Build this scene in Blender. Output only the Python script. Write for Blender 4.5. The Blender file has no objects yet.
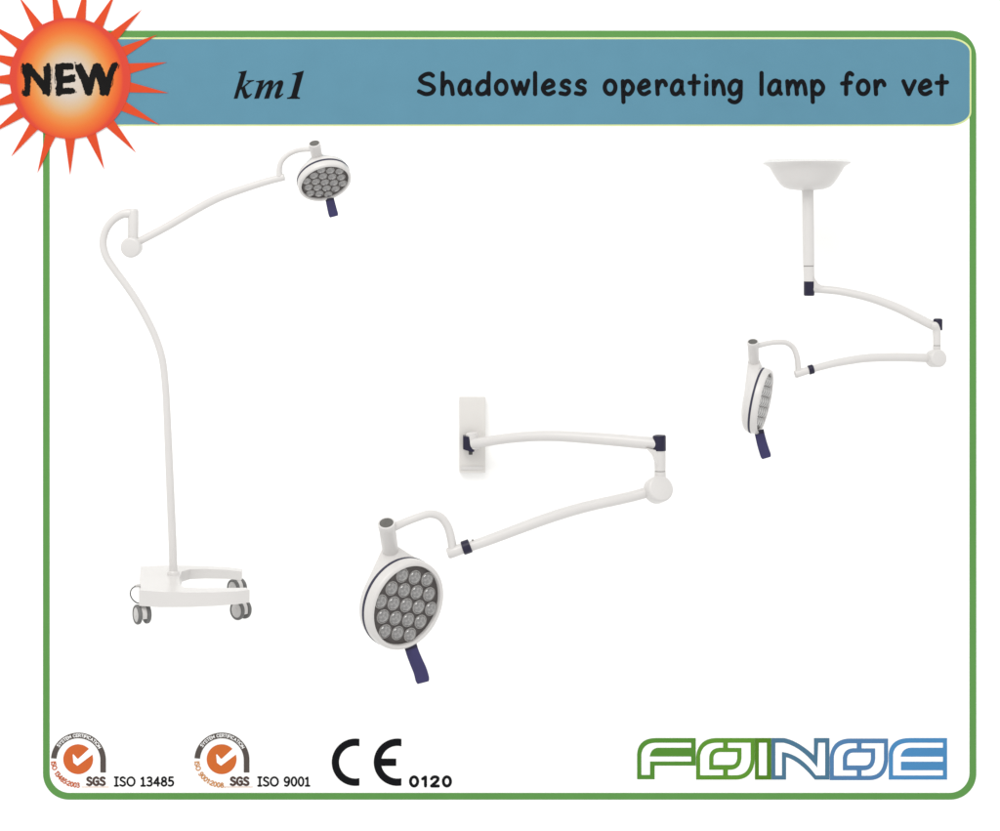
import bpy, bmesh, math, random
from mathutils import Vector, Matrix
from math import sin, cos, pi, radians, sqrt, atan2

random.seed(7)
sc = bpy.context.scene
COL = sc.collection

# ------------------------------------------------------------------ scale
# the wall is the plane y = 0; a wall chart 1000 units wide is 3.7 m wide.
S, D = 0.0037, 6.5
CX, CY = 420.0, 253.5          # the chart point the camera stands square to
HC = 1.2107                    # eye height above the ledge the floor lamp stands on
CAM = Vector(((CX - 500) * S, -D, HC))
E = 1.42                       # light falling on the wall (for print colours)


def at(px, py, d):
    t = (D - d) / D
    return Vector((CAM.x + (px - CX) * S * t, -d, HC + (CY - py) * S * t))


def mpp(d):
    return S * (D - d) / D


def on_plane(px, py, z):
    t = (z - HC) / ((CY - py) * S)
    return at(px, py, D - t * D)


def view_frame(p):
    w = (CAM - p).normalized()
    r = Vector((0, 0, 1)).cross(w).normalized()
    u = w.cross(r)
    return r, u, w


# ------------------------------------------------------------------ materials
def lin(c):
    c = c / 255
    return c / 12.92 if c <= .04045 else ((c + .055) / 1.055) ** 2.4


MATS = {}


def material(name, rgb, rough=.5, spec=.4, metal=0, noise=.0, nscale=20, coat=0):
    m = bpy.data.materials.new(name)
    m.use_nodes = True
    nt = m.node_tree
    b = nt.nodes['Principled BSDF']
    b.inputs['Roughness'].default_value = rough
    b.inputs['Specular IOR Level'].default_value = spec
    b.inputs['Metallic'].default_value = metal
    b.inputs['Coat Weight'].default_value = coat
    b.inputs['Base Color'].default_value = (*rgb, 1)
    if noise:
        tc = nt.nodes.new('ShaderNodeTexCoord')
        nz = nt.nodes.new('ShaderNodeTexNoise')
        nz.inputs['Scale'].default_value = nscale
        nz.inputs['Detail'].default_value = 4
        rp = nt.nodes.new('ShaderNodeValToRGB')
        rp.color_ramp.elements[0].position = .3
        rp.color_ramp.elements[1].position = .7
        rp.color_ramp.elements[0].color = (*[v * (1 - noise) for v in rgb], 1)
        rp.color_ramp.elements[1].color = (*[min(1, v * (1 + noise)) for v in rgb], 1)
        nt.links.new(tc.outputs['Object'], nz.inputs['Vector'])
        nt.links.new(nz.outputs['Fac'], rp.inputs['Fac'])
        nt.links.new(rp.outputs['Color'], b.inputs['Base Color'])
    MATS[name] = m
    return m


def printed(name, r, g, b, noise=.02):
    return material(name, [lin(v) / E for v in (r, g, b)], 1.0, 0.0, 0, noise, 9)


M_WALL = material('white_wall_paint', (.93, .93, .922), 1, 0)
M_WHITE = material('warm_white_enamel', (.578, .563, .551), .28, .5, 0, .012, 14)
M_WHITE2 = material('white_plastic', (.58, .566, .553), .45, .3, 0, .01, 14)
M_PLATEW = material('white_cover_plastic', (.63, .612, .588), .45, .3, 0, .012, 14)
M_NAVY = material('navy_plastic', (.010, .008, .030), .36, .3, 0, .12, 30)
M_BLUE = material('navy_handle_plastic', (.030, .026, .096), .34, .3, 0, .08, 30)
M_PLATE = material('dark_grey_plate', (.066, .058, .056), .5, .4, 0, .06, 40)
M_CAP = material('grey_cap_label', (.105, .102, .094), .55, .3, 0, .10, 60)
M_SEAM = material('dark_seam_rubber', (.028, .028, .055), .5, .3)
M_LINE = material('grey_joint_line', (.24, .23, .22), .6, .2)
M_TYRE = material('grey_tyre_rubber', (.135, .134, .132), .6, .3, 0, .1, 60)
M_HUB = material('grey_hub_plastic', (.47, .46, .45), .4, .4)
M_CORD = material('black_cord_rubber', (.05, .05, .05), .5, .4)
M_RING = material('clear_lens_lip', (.33, .318, .31), .12, .7)


def lens_material():
    m = bpy.data.materials.new('faceted_lens')
    m.use_nodes = True
    nt = m.node_tree
    b = nt.nodes['Principled BSDF']
    b.inputs['Roughness'].default_value = .07
    b.inputs['Specular IOR Level'].default_value = .5
    b.inputs['IOR'].default_value = 2.1
    b.inputs['Coat Weight'].default_value = 1
    b.inputs['Coat IOR'].default_value = 1.8
    b.inputs['Coat Roughness'].default_value = .04
    tc = nt.nodes.new('ShaderNodeTexCoord')
    vo = nt.nodes.new('ShaderNodeTexVoronoi')
    vo.inputs['Scale'].default_value = 110
    rp = nt.nodes.new('ShaderNodeValToRGB')
    e = rp.color_ramp.elements
    e[0].position, e[0].color = .1, (.20, .19, .185, 1)
    e[1].position, e[1].color = .66, (.045, .041, .039, 1)
    nt.links.new(tc.outputs['Object'], vo.inputs['Vector'])
    nt.links.new(vo.outputs['Distance'], rp.inputs['Fac'])
    nt.links.new(rp.outputs['Color'], b.inputs['Base Color'])
    bp = nt.nodes.new('ShaderNodeBump')
    bp.inputs['Strength'].default_value = .12
    bp.inputs['Distance'].default_value = .002
    nt.links.new(vo.outputs['Distance'], bp.inputs['Height'])
    nt.links.new(bp.outputs['Normal'], b.inputs['Normal'])
    return m


M_LENS = lens_material()


def acrylic():
    m = bpy.data.materials.new('clear_acrylic')
    m.use_nodes = True
    nt = m.node_tree
    nt.nodes.clear()
    out = nt.nodes.new('ShaderNodeOutputMaterial')
    tr = nt.nodes.new('ShaderNodeBsdfTransparent')
    tr.inputs[0].default_value = (.985, .988, .987, 1)
    gl = nt.nodes.new('ShaderNodeBsdfGlossy')
    gl.inputs['Roughness'].default_value = .08
    fr = nt.nodes.new('ShaderNodeFresnel')
    fr.inputs['IOR'].default_value = 1.03
    mx = nt.nodes.new('ShaderNodeMixShader')
    ge = nt.nodes.new('ShaderNodeNewGeometry')
    front = nt.nodes.new('ShaderNodeMath')
    front.operation = 'SUBTRACT'
    front.inputs[0].default_value = 1
    nt.links.new(ge.outputs['Backfacing'], front.inputs[1])
    fac = nt.nodes.new('ShaderNodeMath')
    fac.operation = 'MULTIPLY'
    nt.links.new(fr.outputs[0], fac.inputs[0])
    nt.links.new(front.outputs[0], fac.inputs[1])
    nt.links.new(fac.outputs[0], mx.inputs[0])
    nt.links.new(tr.outputs[0], mx.inputs[1])
    nt.links.new(gl.outputs[0], mx.inputs[2])
    nt.links.new(mx.outputs[0], out.inputs[0])
    return m


M_ACRYLIC = acrylic()

P_GREEN = printed('green_print', 107, 164, 90)
P_BLUE = printed('blue_print', 104, 155, 178)
P_PALE = printed('pale_yellow_print', 236, 250, 178)
P_BLACK = printed('black_print', 30, 31, 34, .05)
P_BRUSH = printed('black_brush_print', 34, 33, 33, .12)
P_RED = printed('red_print', 232, 86, 52)
P_ORANGE = printed('orange_print', 226, 114, 62)
P_ORANGE2 = printed('orange_text_print', 214, 108, 66)
P_AMBER2 = printed('amber_text_print', 226, 158, 98)
P_GREY = printed('grey_arch_print', 100, 92, 88)
P_GREY2 = printed('brown_grey_print', 92, 76, 72)
P_PAPER = material('white_print', (.93, .93, .92), 1, 0)
P_LOGO = [printed('logo_green_print', 94, 151, 62), printed('logo_leaf_print', 102, 158, 58),
          printed('logo_olive_print', 90, 140, 46), printed('logo_slate_print', 86, 128, 156),
          printed('logo_blue_print', 92, 138, 186), printed('logo_sky_print', 86, 150, 204)]


def disc_print(centre, r):
    m = bpy.data.materials.new('sunburst_disc_print')
    m.use_nodes = True
    nt = m.node_tree
    b = nt.nodes['Principled BSDF']
    b.inputs['Roughness'].default_value = 1
    b.inputs['Specular IOR Level'].default_value = 0
    tc = nt.nodes.new('ShaderNodeTexCoord')
    mp = nt.nodes.new('ShaderNodeMapping')
    mp.vector_type = 'POINT'
    s = 1 / r
    mp.inputs['Scale'].default_value = (s * 1.12, 0, s)
    mp.inputs['Location'].default_value = (-centre.x * s * 1.12, 0, -centre.z * s)
    ln = nt.nodes.new('ShaderNodeVectorMath')
    ln.operation = 'LENGTH'
    rp = nt.nodes.new('ShaderNodeValToRGB')
    stops = [(0, 226, 216, 206), (.3, 222, 206, 190), (.48, 227, 190, 146), (.65, 238, 158, 88),
             (.80, 242, 129, 66), (.95, 238, 101, 60), (1.0, 228, 82, 66)]
    el = rp.color_ramp.elements
    while len(el) < len(stops):
        el.new(.5)
    for e, (p, *c) in zip(el, stops):
        e.position = p
        e.color = (*[lin(v) / E for v in c], 1)
    nt.links.new(tc.outputs['Object'], mp.inputs['Vector'])
    nt.links.new(mp.outputs['Vector'], ln.inputs[0])
    nt.links.new(ln.outputs['Value'], rp.inputs['Fac'])
    nt.links.new(rp.outputs['Color'], b.inputs['Base Color'])
    return m


# ------------------------------------------------------------------ objects
def thing(name, label, cat, loc, group=None):
    o = bpy.data.objects.new(name, None)
    COL.objects.link(o)
    o.location = loc
    o.empty_display_size = .1
    o['label'] = label
    o['category'] = cat
    if group:
        o['group'] = group
    return o


def emit(name, bm, mat, parent=None, smooth=None, label=None):
    me = bpy.data.meshes.new(name)
    bmesh.ops.recalc_face_normals(bm, faces=bm.faces[:])
    bm.to_mesh(me)
    bm.free()
    return emit_mesh(name, me, mat, parent, smooth, label)


def emit_mesh(name, me, mat, parent=None, smooth=None, label=None):
    me.materials.clear()
    me.materials.append(mat)
    if smooth:
        me.polygons.foreach_set('use_smooth', [True] * len(me.polygons))
        me.set_sharp_from_angle(angle=radians(smooth))
    o = bpy.data.objects.new(name, me)
    COL.objects.link(o)
    if parent is not None:
        o.parent = parent
        if parent.type == 'EMPTY':
            o.matrix_parent_inverse = Matrix.Translation(parent.location).inverted()
    if label:
        o['label'] = label
    return o


# ------------------------------------------------------------------ shape helpers
def catmull(pts, n=8, closed=False):
    """pts: tuples of any length; returns a smooth resampled list."""
    P = [Vector(p) for p in pts]
    if len(P) < 3:
        return P
    out = []
    m = len(P)
    segs = m if closed else m - 1
    for i in range(segs):
        if closed:
            p0, p1, p2, p3 = P[(i - 1) % m], P[i], P[(i + 1) % m], P[(i + 2) % m]
        else:
            p1, p2 = P[i], P[i + 1]
            p0 = P[i - 1] if i else p1 * 2 - p2
            p3 = P[i + 2] if i + 2 < m else p2 * 2 - p1
        for j in range(n):
            t = j / n
            out.append(.5 * ((2 * p1) + (p2 - p0) * t + (2 * p0 - 5 * p1 + 4 * p2 - p3) * t * t
                             + (3 * p1 - p0 - 3 * p2 + p3) * t ** 3))
    if not closed:
        out.append(P[-1])
    return out


def add_rings(bm, rings, cap=True, close=False):
    vs = [[bm.verts.new(p) for p in r] for r in rings]
    n = len(vs[0])
    k = len(vs)
    for i in range(k if close else k - 1):
        a, b = vs[i], vs[(i + 1) % k]
        for j in range(n):
            bm.faces.new((a[j], a[(j + 1) % n], b[(j + 1) % n], b[j]))
    if cap and not close:
        bm.faces.new(vs[0][::-1])
        bm.faces.new(vs[-1])


def add_tube(bm, pts, radii, seg=20, smooth=8, round_ends=False):
    """pts 3-D vectors; radii one per point."""
    q = catmull([(*p, r) for p, r in zip(pts, radii)], smooth) if smooth else \
        [Vector((*p, r)) for p, r in zip(pts, radii)]
    P = [Vector(v[:3]) for v in q]
    R = [v[3] for v in q]
    T = []
    for i in range(len(P)):
        a = P[max(0, i - 1)]
        b = P[min(len(P) - 1, i + 1)]
        T.append((b - a).normalized())
    ref = Vector((0, 1, 0)) if abs(T[0].y) < .9 else Vector((1, 0, 0))
    nrm = (ref - T[0] * ref.dot(T[0])).normalized()
    rings = []

    def ring(c, t, nn, r):
        bb = t.cross(nn)
        return [c + (nn * cos(2 * pi * k / seg) + bb * sin(2 * pi * k / seg)) * r for k in range(seg)]
    for i in range(len(P)):
        nrm = (nrm - T[i] * nrm.dot(T[i])).normalized()
        if i == 0 and round_ends:
            for a in (80, 60, 40, 20):
                rings.append(ring(P[0] - T[0] * R[0] * sin(radians(a)), T[0], nrm, R[0] * cos(radians(a))))
        rings.append(ring(P[i], T[i], nrm, R[i]))
        if i == len(P) - 1 and round_ends:
            for a in (20, 40, 60, 80):
                rings.append(ring(P[i] + T[i] * R[i] * sin(radians(a)), T[i], nrm, R[i] * cos(radians(a))))
    add_rings(bm, rings)


def ptube(bm, pts, seg=20, smooth=8, round_ends=False):
    """pts: (px, py, d, radius in chart units) or (Vector, radius in chart units, d)"""
    P, R = [], []
    for p in pts:
        if isinstance(p[0], Vector):
            P.append(p[0])
            R.append(p[1] * mpp(-p[0].y))
        else:
            P.append(at(*p[:3]))
            R.append(p[3] * mpp(p[2]))
    add_tube(bm, P, R, seg, smooth, round_ends)


def axes(a):
    a = a.normalized()
    ref = Vector((0, 0, 1)) if abs(a.z) < .9 else Vector((1, 0, 0))
    x = ref.cross(a).normalized()
    return x, a.cross(x), a


def add_lathe(bm, prof, org, axis, seg=48, closed=False):
    """prof: (radius, height along axis)"""
    x, y, a = axes(axis)
    rings = [[org + a * h + (x * cos(2 * pi * k / seg) + y * sin(2 * pi * k / seg)) * max(r, 1e-5)
              for k in range(seg)] for r, h in prof]
    add_rings(bm, rings, cap=True, close=closed)


def add_box(bm, lo, hi):
    v = [bm.verts.new((x, y, z)) for x in (lo[0], hi[0]) for y in (lo[1], hi[1]) for z in (lo[2], hi[2])]
    for f in ((0, 1, 3, 2), (4, 6, 7, 5), (0, 4, 5, 1), (2, 3, 7, 6), (0, 2, 6, 4), (1, 5, 7, 3)):
        bm.faces.new([v[i] for i in f])


def bevel(bm, w, seg=3, angle=40):
    ed = [e for e in bm.edges if len(e.link_faces) == 2 and e.calc_face_angle(0) > radians(angle)]
    bmesh.ops.bevel(bm, geom=ed, offset=w, segments=seg, profile=.5, affect='EDGES', clamp_overlap=True)


# ---- flat printed / cut shapes on the wall
def path(pts, n=10):
    """points (x, y), or (cx, cy, x, y): a quadratic curve to x, y"""
    out = []
    for p in pts:
        if len(p) == 2:
            out.append(tuple(p))
        else:
            x0, y0 = out[-1]
            cx, cy, x, y = p
            for i in range(1, n + 1):
                t = i / n
                out.append(((1 - t) ** 2 * x0 + 2 * t * (1 - t) * cx + t * t * x,
                            (1 - t) ** 2 * y0 + 2 * t * (1 - t) * cy + t * t * y))
    return out


def circle(cx, cy, r, n=72, a0=0, a1=360):
    full = abs(a1 - a0) >= 360
    k = n if full else n + 1
    return [(cx + r * cos(radians(a0 + (a1 - a0) * i / n)), cy - r * sin(radians(a0 + (a1 - a0) * i / n)))
            for i in range(k)]


def flat(name, loops, d, mat, parent, thick=.0016):
    """closed loops in chart units, even-odd filled, laid d in front of the wall"""
    cu = bpy.data.curves.new(name, 'CURVE')
    cu.dimensions = '2D'
    cu.fill_mode = 'BOTH'
    cu.extrude = thick / 2
    for lp in loops:
        sp = cu.splines.new('POLY')
        sp.points.add(len(lp) - 1)
        for q, (x, y) in zip(sp.points, lp):
            p = at(x, y, d)
            q.co = (p.x, p.z, 0, 1)
        sp.use_cyclic_u = True
    tmp = bpy.data.objects.new('tmp', cu)
    COL.objects.link(tmp)
    dg = bpy.context.evaluated_depsgraph_get()
    me = bpy.data.meshes.new_from_object(tmp.evaluated_get(dg))
    bpy.data.objects.remove(tmp)
    bpy.data.curves.remove(cu)
    me.name = name
    for v in me.vertices:
        x, y, z = v.co
        v.co = (x, -z - d + thick / 2, y)
    return emit_mesh(name, me, mat, parent)


def add_stroke(bm, pts, w, d, sq=.07, seg=10, closed=False):
    """a flat raised pen stroke with round ends; pts in chart units"""
    r0 = w / 2 * mpp(d)
    P = [at(x, y, d) for x, y in pts]
    clean = [P[0]]
    for p in P[1:]:
        if (p - clean[-1]).length > 1e-5:
            clean.append(p)
    if len(clean) == 1:
        clean.append(clean[0] + Vector((1e-4, 0, 0)))
    P = clean
    n = len(P)
    rings = []

    def ring(c, t, r):
        nn = Vector((-t.z, 0, t.x))
        return [c + nn * cos(2 * pi * k / seg) * r + Vector((0, -1, 0)) * sin(2 * pi * k / seg) * r * sq
                for k in range(seg)]
    if closed:
        for i in range(n):
            t = (P[(i + 1) % n] - P[i - 1]).normalized()
            rings.append(ring(P[i], t, r0))
        add_rings(bm, rings, close=True)
        return
    for i in range(n):
        t = (P[min(n - 1, i + 1)] - P[max(0, i - 1)]).normalized()
        if i == 0:
            for a in (85, 60, 35, 15):
                rings.append(ring(P[0] - t * r0 * sin(radians(a)), t, r0 * cos(radians(a))))
        rings.append(ring(P[i], t, r0))
        if i == n - 1:
            for a in (15, 35, 60, 85):
                rings.append(ring(P[i] + t * r0 * sin(radians(a)), t, r0 * cos(radians(a))))
    add_rings(bm, rings)


ELL = [(.5 + .5 * cos(2 * pi * i / 28), .5 + .5 * sin(2 * pi * i / 28)) for i in range(28)]
# rounded hand lettering: x 0..1 over the letter's width, y 0 baseline, 1 x-height
HAND = {
    'S': [[(.93, 1.36), (.72, 1.5), (.38, 1.42), (.08, 1.12), (.3, .84), (.72, .7), (1, .42), (.85, .1), (.45, 0), (0, .2)]],
    'h': [[(.05, 1.56), (.02, 0)], [(.05, .5), (.3, .85), (.62, .9), (.86, .6), (.97, 0)]],
    'a': [[(.86, .86), (.52, 1), (.18, .8), (0, .4), (.12, .06), (.42, 0), (.72, .22), (.86, .6)],
          [(.86, .92), (.84, .5), (.88, .18), (1, .02)]],
    'd': [[(.9, .8), (.5, .95), (.15, .72), (0, .36), (.14, .05), (.45, 0), (.75, .15), (.92, .45)], [(.95, 1.56), (.92, .8), (.95, 0)]],
    'o': [ELL],
    'w': [[(0, .95), (.13, .5), (.26, .02)], [(.26, .02), (.4, .45), (.5, .85)], [(.5, .85), (.62, .4), (.74, .02)], [(.74, .02), (.88, .5), (1, 1)]],
    'l': [[(.5, 1.56), (.5, 0)]],
    'e': [[(.06, .42), (.5, .5), (.9, .66), (.8, .93), (.5, 1.0), (.15, .75), (0, .4), (.2, .08), (.55, 0), (.95, .16)]],
    's': [[(.95, .86), (.7, .99), (.32, .92), (.14, .7), (.4, .52), (.8, .42), (.92, .2), (.6, .0), (0, .06)]],
    'p': [[(.04, .95), (.1, -.59)], [(.1, .5), (.3, .88), (.62, .95), (.97, .62), (.95, .28), (.65, 0), (.3, .04), (.1, .22)]],
    'r': [[(.04, .95), (.12, 0)], [(.1, .45), (.35, .85), (.7, .98), (.97, .78), (1, .66)]],
    't': [[(.5, 1.35), (.48, 0)], [(0, .83), (1, .87)]],
    'i': [[(.5, .85), (.5, 0)], [(.6, 1.36), (.64, 1.37)]],
    'n': [[(.02, .95), (.05, 0)], [(.06, .45), (.3, .85), (.6, .95), (.86, .62), (.98, 0)]],
    'g': [[(.88, .85), (.5, 1), (.15, .8), (0, .4), (.2, .04), (.5, .04), (.8, .3), (.92, .7)],
          [(.96, .92), (.95, .3), (.9, -.3), (.6, -.58), (.25, -.58), (.02, -.45)]],
    'm': [[(0, .95), (.05, 0)], [(.05, .45), (.2, .85), (.36, .94), (.48, .6), (.52, 0)], [(.52, .45), (.66, .85), (.82, .94), (.94, .6), (1, 0)]],
    'f': [[(1, 1.45), (.76, 1.56), (.5, 1.4), (.42, 1), (.4, 0)], [(0, .78), (.86, .85)]],
    'v': [[(0, .95), (.48, 0)], [(.48, 0), (1, .95)]],
}
# plain capitals and figures: (width, strokes), y 0..1
A_ = {
    'I': (.34, [[(0, 0), (.34, 0)], [(0, 1), (.34, 1)], [(.17, 0), (.17, 1)]]),
    'i': (.04, [[(.02, 0), (.02, 1)]]),
    'S': (.5, [[(.48, .88), (.28, 1), (.07, .9), (.05, .68), (.25, .53), (.46, .38), (.48, .13), (.25, 0), (0, .1)]]),
    'O': (.76, [[(x * .76, y) for x, y in ELL]]),
    '0': (.5, [[(x * .5, y) for x, y in ELL]]),
    '1': (.4, [[(.02, .82), (.2, .98)], [(.2, .98), (.2, 0)], [(0, 0), (.4, 0)]]),
    '|': (.26, [[(.0, .78), (.2, .98)], [(.2, .98), (.2, 0)]]),
    '2': (.5, [[(.02, .78), (.12, .95), (.3, 1), (.46, .88), (.46, .68), (.3, .4), (.02, .02)], [(.02, 0), (.5, 0)]]),
    '3': (.47, [[(.03, .9), (.2, 1), (.4, .92), (.42, .7), (.3, .56), (.15, .53)], [(.15, .53), (.36, .48), (.47, .27), (.38, .06), (.18, 0), (0, .07)]]),
    '4': (.55, [[(.4, 0), (.4, 1)], [(.4, 1), (0, .3)], [(0, .3), (.55, .3)]]),
    '5': (.46, [[(.43, 1), (.08, 1)], [(.08, 1), (.05, .56)], [(.05, .56), (.26, .6), (.44, .48), (.46, .25), (.35, .06), (.15, 0), (0, .06)]]),
    '8': (.5, [[(.25, .54), (.08, .66), (.06, .86), (.25, 1), (.44, .86), (.42, .66), (.25, .54), (.04, .4), (.02, .15), (.25, 0), (.48, .15), (.46, .4), (.25, .54)]]),
    '9': (.5, [[(.48, .62), (.3, .42), (.08, .48), (.01, .72), (.12, .95), (.3, .99), (.45, .86), (.49, .6), (.42, .2), (.25, 0), (.05, .05)]]),
    'G': (.6, [[(.56, .86), (.36, 1), (.1, .86), (.01, .5), (.1, .14), (.36, 0), (.58, .12)], [(.58, .12), (.58, .48)], [(.58, .48), (.36, .48)]]),
    'Y': (.5, [[(0, 1), (.25, .5)], [(.5, 1), (.25, .5)], [(.25, .5), (.25, 0)]]),
    'T': (.46, [[(0, 1), (.46, 1)], [(.23, 1), (.23, 0)]]),
    'E': (.4, [[(0, 0), (0, 1)], [(0, 1), (.4, 1)], [(0, .52), (.36, .52)], [(0, 0), (.4, 0)]]),
    'M': (.6, [[(0, 0), (0, 1)], [(0, 1), (.3, .3)], [(.3, .3), (.6, 1)], [(.6, 1), (.6, 0)]]),
    'C': (.52, [[(.5, .84), (.3, 1), (.08, .86), (0, .5), (.08, .14), (.3, 0), (.52, .16)]]),
    'R': (.46, [[(0, 0), (0, 1)], [(0, 1), (.3, 1), (.44, .78), (.3, .52), (0, .52)], [(.24, .52), (.46, 0)]]),
    'F': (.38, [[(0, 0), (0, 1)], [(0, 1), (.38, 1)], [(0, .52), (.34, .52)]]),
    'A': (.54, [[(0, 0), (.27, 1)], [(.27, 1), (.54, 0)], [(.1, .34), (.44, .34)]]),
    'N': (.5, [[(0, 0), (0, 1)], [(0, 1), (.5, 0)], [(.5, 0), (.5, 1)]]),
    ':': (.04, [[(.02, .2), (.03, .2)], [(.02, .7), (.03, .7)]]),
    '.': (.04, [[(.02, 0), (.03, 0)]]),
    ' ': (.22, []),
}
NARROW = 1


def smooth_line(st, n=5):
    if st is ELL or (len(st) > 20):
        return st, True
    if len(st) == 2:
        return st, False
    return [tuple(v) for v in catmull(st, n)], False


def hand_letter(bm, ch, x0, x1, w, d):
    ox, sx = x0 + w / 2, (x1 - x0 - w)
    base, xh = 60 + 179 / 5.263, 71 / 5.263
    for st in HAND[ch]:
        q, cl = smooth_line(st, 6)
        add_stroke(bm, [(ox + x * sx, base - y * xh) for x, y in q], w, d, closed=cl)


def plain_text(bm, text, x0, x1, ytop, ybot, w, d, gap=.2):
    """fit text between x0 and x1 (outer), cap height between ytop and ybot (outer)"""
    total = sum(A_[c][0] for c in text) + gap * (len(text) - 1)
    k = (x1 - x0 - w) / total
    h = ybot - ytop - w
    x = x0 + w / 2
    for c in text:
        wd, sts = A_[c]
        for st in sts:
            q, cl = smooth_line(st)
            add_stroke(bm, [(x + px * k, ybot - w / 2 - py * h) for px, py in q], w, d, seg=8, closed=cl)
        x += (wd + gap) * k


def arc_text(bm, text, cx, cy, r, h, a0, a1, w, d, inward=False, gap=.2):
    """text along a circle from angle a0 to a1 (degrees, anticlockwise from east); r is the baseline radius"""
    total = sum(A_[c][0] for c in text) + gap * (len(text) - 1)
    x = 0
    for c in text:
        wd, sts = A_[c]
        for st in sts:
            q, cl = smooth_line(st, 3)
            out = []
            for px, py in q:
                a = radians(a0 + (a1 - a0) * (x + px) / total)
                rr = r - py * h if inward else r + py * h
                out.append((cx + rr * cos(a), cy - rr * sin(a)))
            add_stroke(bm, out, w, d, seg=6, closed=cl)
        x += wd + gap


# ------------------------------------------------------------------ the setting
bm = bmesh.new()
add_box(bm, (-7, 0, -4), (7, .1, 5))
wall = emit('wall', bm, M_WALL)
wall['kind'] = 'structure'

LEDGE_X = (at(118, 0, .5).x, at(268, 0, .5).x)
bm = bmesh.new()
add_box(bm, (LEDGE_X[0], -.86, -.0125), (LEDGE_X[1], -.002, -.0005))
bevel(bm, .003, 2)
o = emit('ledge', bm, M_ACRYLIC, smooth=30)
o['kind'] = 'structure'

CEIL_D = .32
CEIL_Z = at(806.5, 162.8, CEIL_D).z
cxm = at(806.5, 0, CEIL_D).x
bm = bmesh.new()
add_box(bm, (cxm - .24, -.56, CEIL_Z + .0005), (cxm + .24, -.002, CEIL_Z + .0125))
bevel(bm, .003, 2)
o = emit('ceiling', bm, M_ACRYLIC, smooth=30)
o['kind'] = 'structure'


# ------------------------------------------------------------------ border frame
def round_rect(x0, y0, x1, y1, r, n=14):
    out = []
    for cx, cy, a in ((x1 - r, y0 + r, 90), (x1 - r, y1 - r, 0), (x0 + r, y1 - r, -90), (x0 + r, y0 + r, 180)):
        for i in range(n + 1):
            t = radians(a - 90 * i / n)
            out.append((cx + r * cos(t), cy - r * sin(t)))
    return out


fr = flat('border_frame', [round_rect(43, 30.6, 976.3, 799.7, 26), round_rect(49.6, 37.2, 969.6, 793, 20)],
          .0012, P_GREEN, None, .0008)
fr['label'] = 'thin green rounded rectangular border running round all three lamps'
fr['category'] = 'border'

# ------------------------------------------------------------------ title banner
ban = thing('title_banner', 'long blue title banner across the top with dark lettering about a vet lamp', 'banner', at(510, 124, .008))


def banner_outline(x0, y0, x1, y1, rx, ry):
    out = [(x0, y0)]
    for i in range(15):
        t = radians(90 - 90 * i / 14)
        out.append((x1 - rx + rx * cos(t), y0 + ry - ry * sin(t)))
    for i in range(15):
        t = radians(-90 * i / 14)
        out.append((x1 - rx + rx * cos(t), y1 - ry - ry * sin(t)))
    out.append((x0, y1))
    return out


flat('panel', [banner_outline(50, 39.2, 969.6, 124.4, 22, 13)], .0032, P_BLUE, ban, .0008)
flat('edging', [banner_outline(50, 37.6, 971.3, 125.9, 23, 14)], .0022, P_PALE, ban, .0008)
TD = .0036
x4 = lambda a: 410 + a / 5.263
x5 = lambda a: 595 + a / 5.263
x6 = lambda a: 770 + a / 5.263
LW = 4.3
for word in (
    [('S', x4(36), x4(137)), ('h', x4(158), x4(238)), ('a', x4(249), x4(331)), ('d', x4(342), x4(429)), ('o', x4(441), x4(519)),
     ('w', x4(528), x4(634)), ('l', x4(646), x4(671)), ('e', x4(688), x4(771)), ('s', x4(781), x4(852)), ('s', x4(862), x4(934))],
    [('o', x5(40), x5(119)), ('p', x5(133), x5(211)), ('e', x5(220), x5(299)), ('r', x5(313), x5(384)), ('a', x5(393), x5(476)),
     ('t', x5(486), x5(558)), ('i', x5(571), x5(601)), ('n', x5(612), x5(691)), ('g', x5(696), x5(781))],
    [('l', x5(863), x5(890)), ('a', x5(905), x6(69)), ('m', x6(80), x6(199)), ('p', x6(208), x6(291))],
    [('f', x6(368), x6(444)), ('o', x6(451), x6(530)), ('r', x6(541), x6(613))],
    [('v', x6(691), x6(773)), ('e', x6(777), x6(859)), ('t', x6(866), x6(943))],
):
    bm = bmesh.new()
    for ch, a, b in word:
        hand_letter(bm, ch, a, b, LW, TD)
    emit('title_word', bm, P_BLACK, ban, 60)
km = lambda pts: path([(225 + p[0] / 11.11, 60 + p[1] / 11.11) if len(p) == 2 else
                       (225 + p[0] / 11.11, 60 + p[1] / 11.11, 225 + p[2] / 11.11, 60 + p[3] / 11.11) for p in pts], 6)
K_ = km([(150, 133), (243, 117), (188, 303), (262, 243), (236, 234), (238, 225), (326, 223), (322, 233), (285, 244), (222, 297),
         (236, 355, 250, 384), (258, 398, 292, 370), (301, 378), (262, 430, 226, 431), (206, 425, 202, 402), (180, 322), (164, 342),
         (140, 428), (97, 430), (176, 158), (180, 145, 150, 142)])
M__ = km([(343, 236), (438, 221), (410, 308), (440, 262, 480, 234), (512, 214, 534, 232), (544, 246, 534, 274), (518, 316),
          (550, 262, 590, 234), (628, 212, 645, 238), (652, 254, 640, 288), (604, 384), (606, 402, 638, 369), (649, 378),
          (610, 424, 574, 431), (542, 428, 554, 384), (590, 280), (592, 258, 568, 276), (530, 312, 516, 340), (489, 427),
          (434, 430), (484, 284), (488, 258, 462, 276), (424, 312, 410, 338), (377, 427), (323, 430), (379, 262), (382, 246, 344, 245)])
O__ = km([(744, 152), (800, 140, 877, 118), (803, 392), (800, 414, 834, 416), (831, 431), (688, 431), (691, 417), (730, 414, 738, 392),
          (794, 186), (800, 158, 746, 161)])
flat('model_lettering', [K_, M__, O__], .0042, P_BLACK, ban, .0006)

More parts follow.
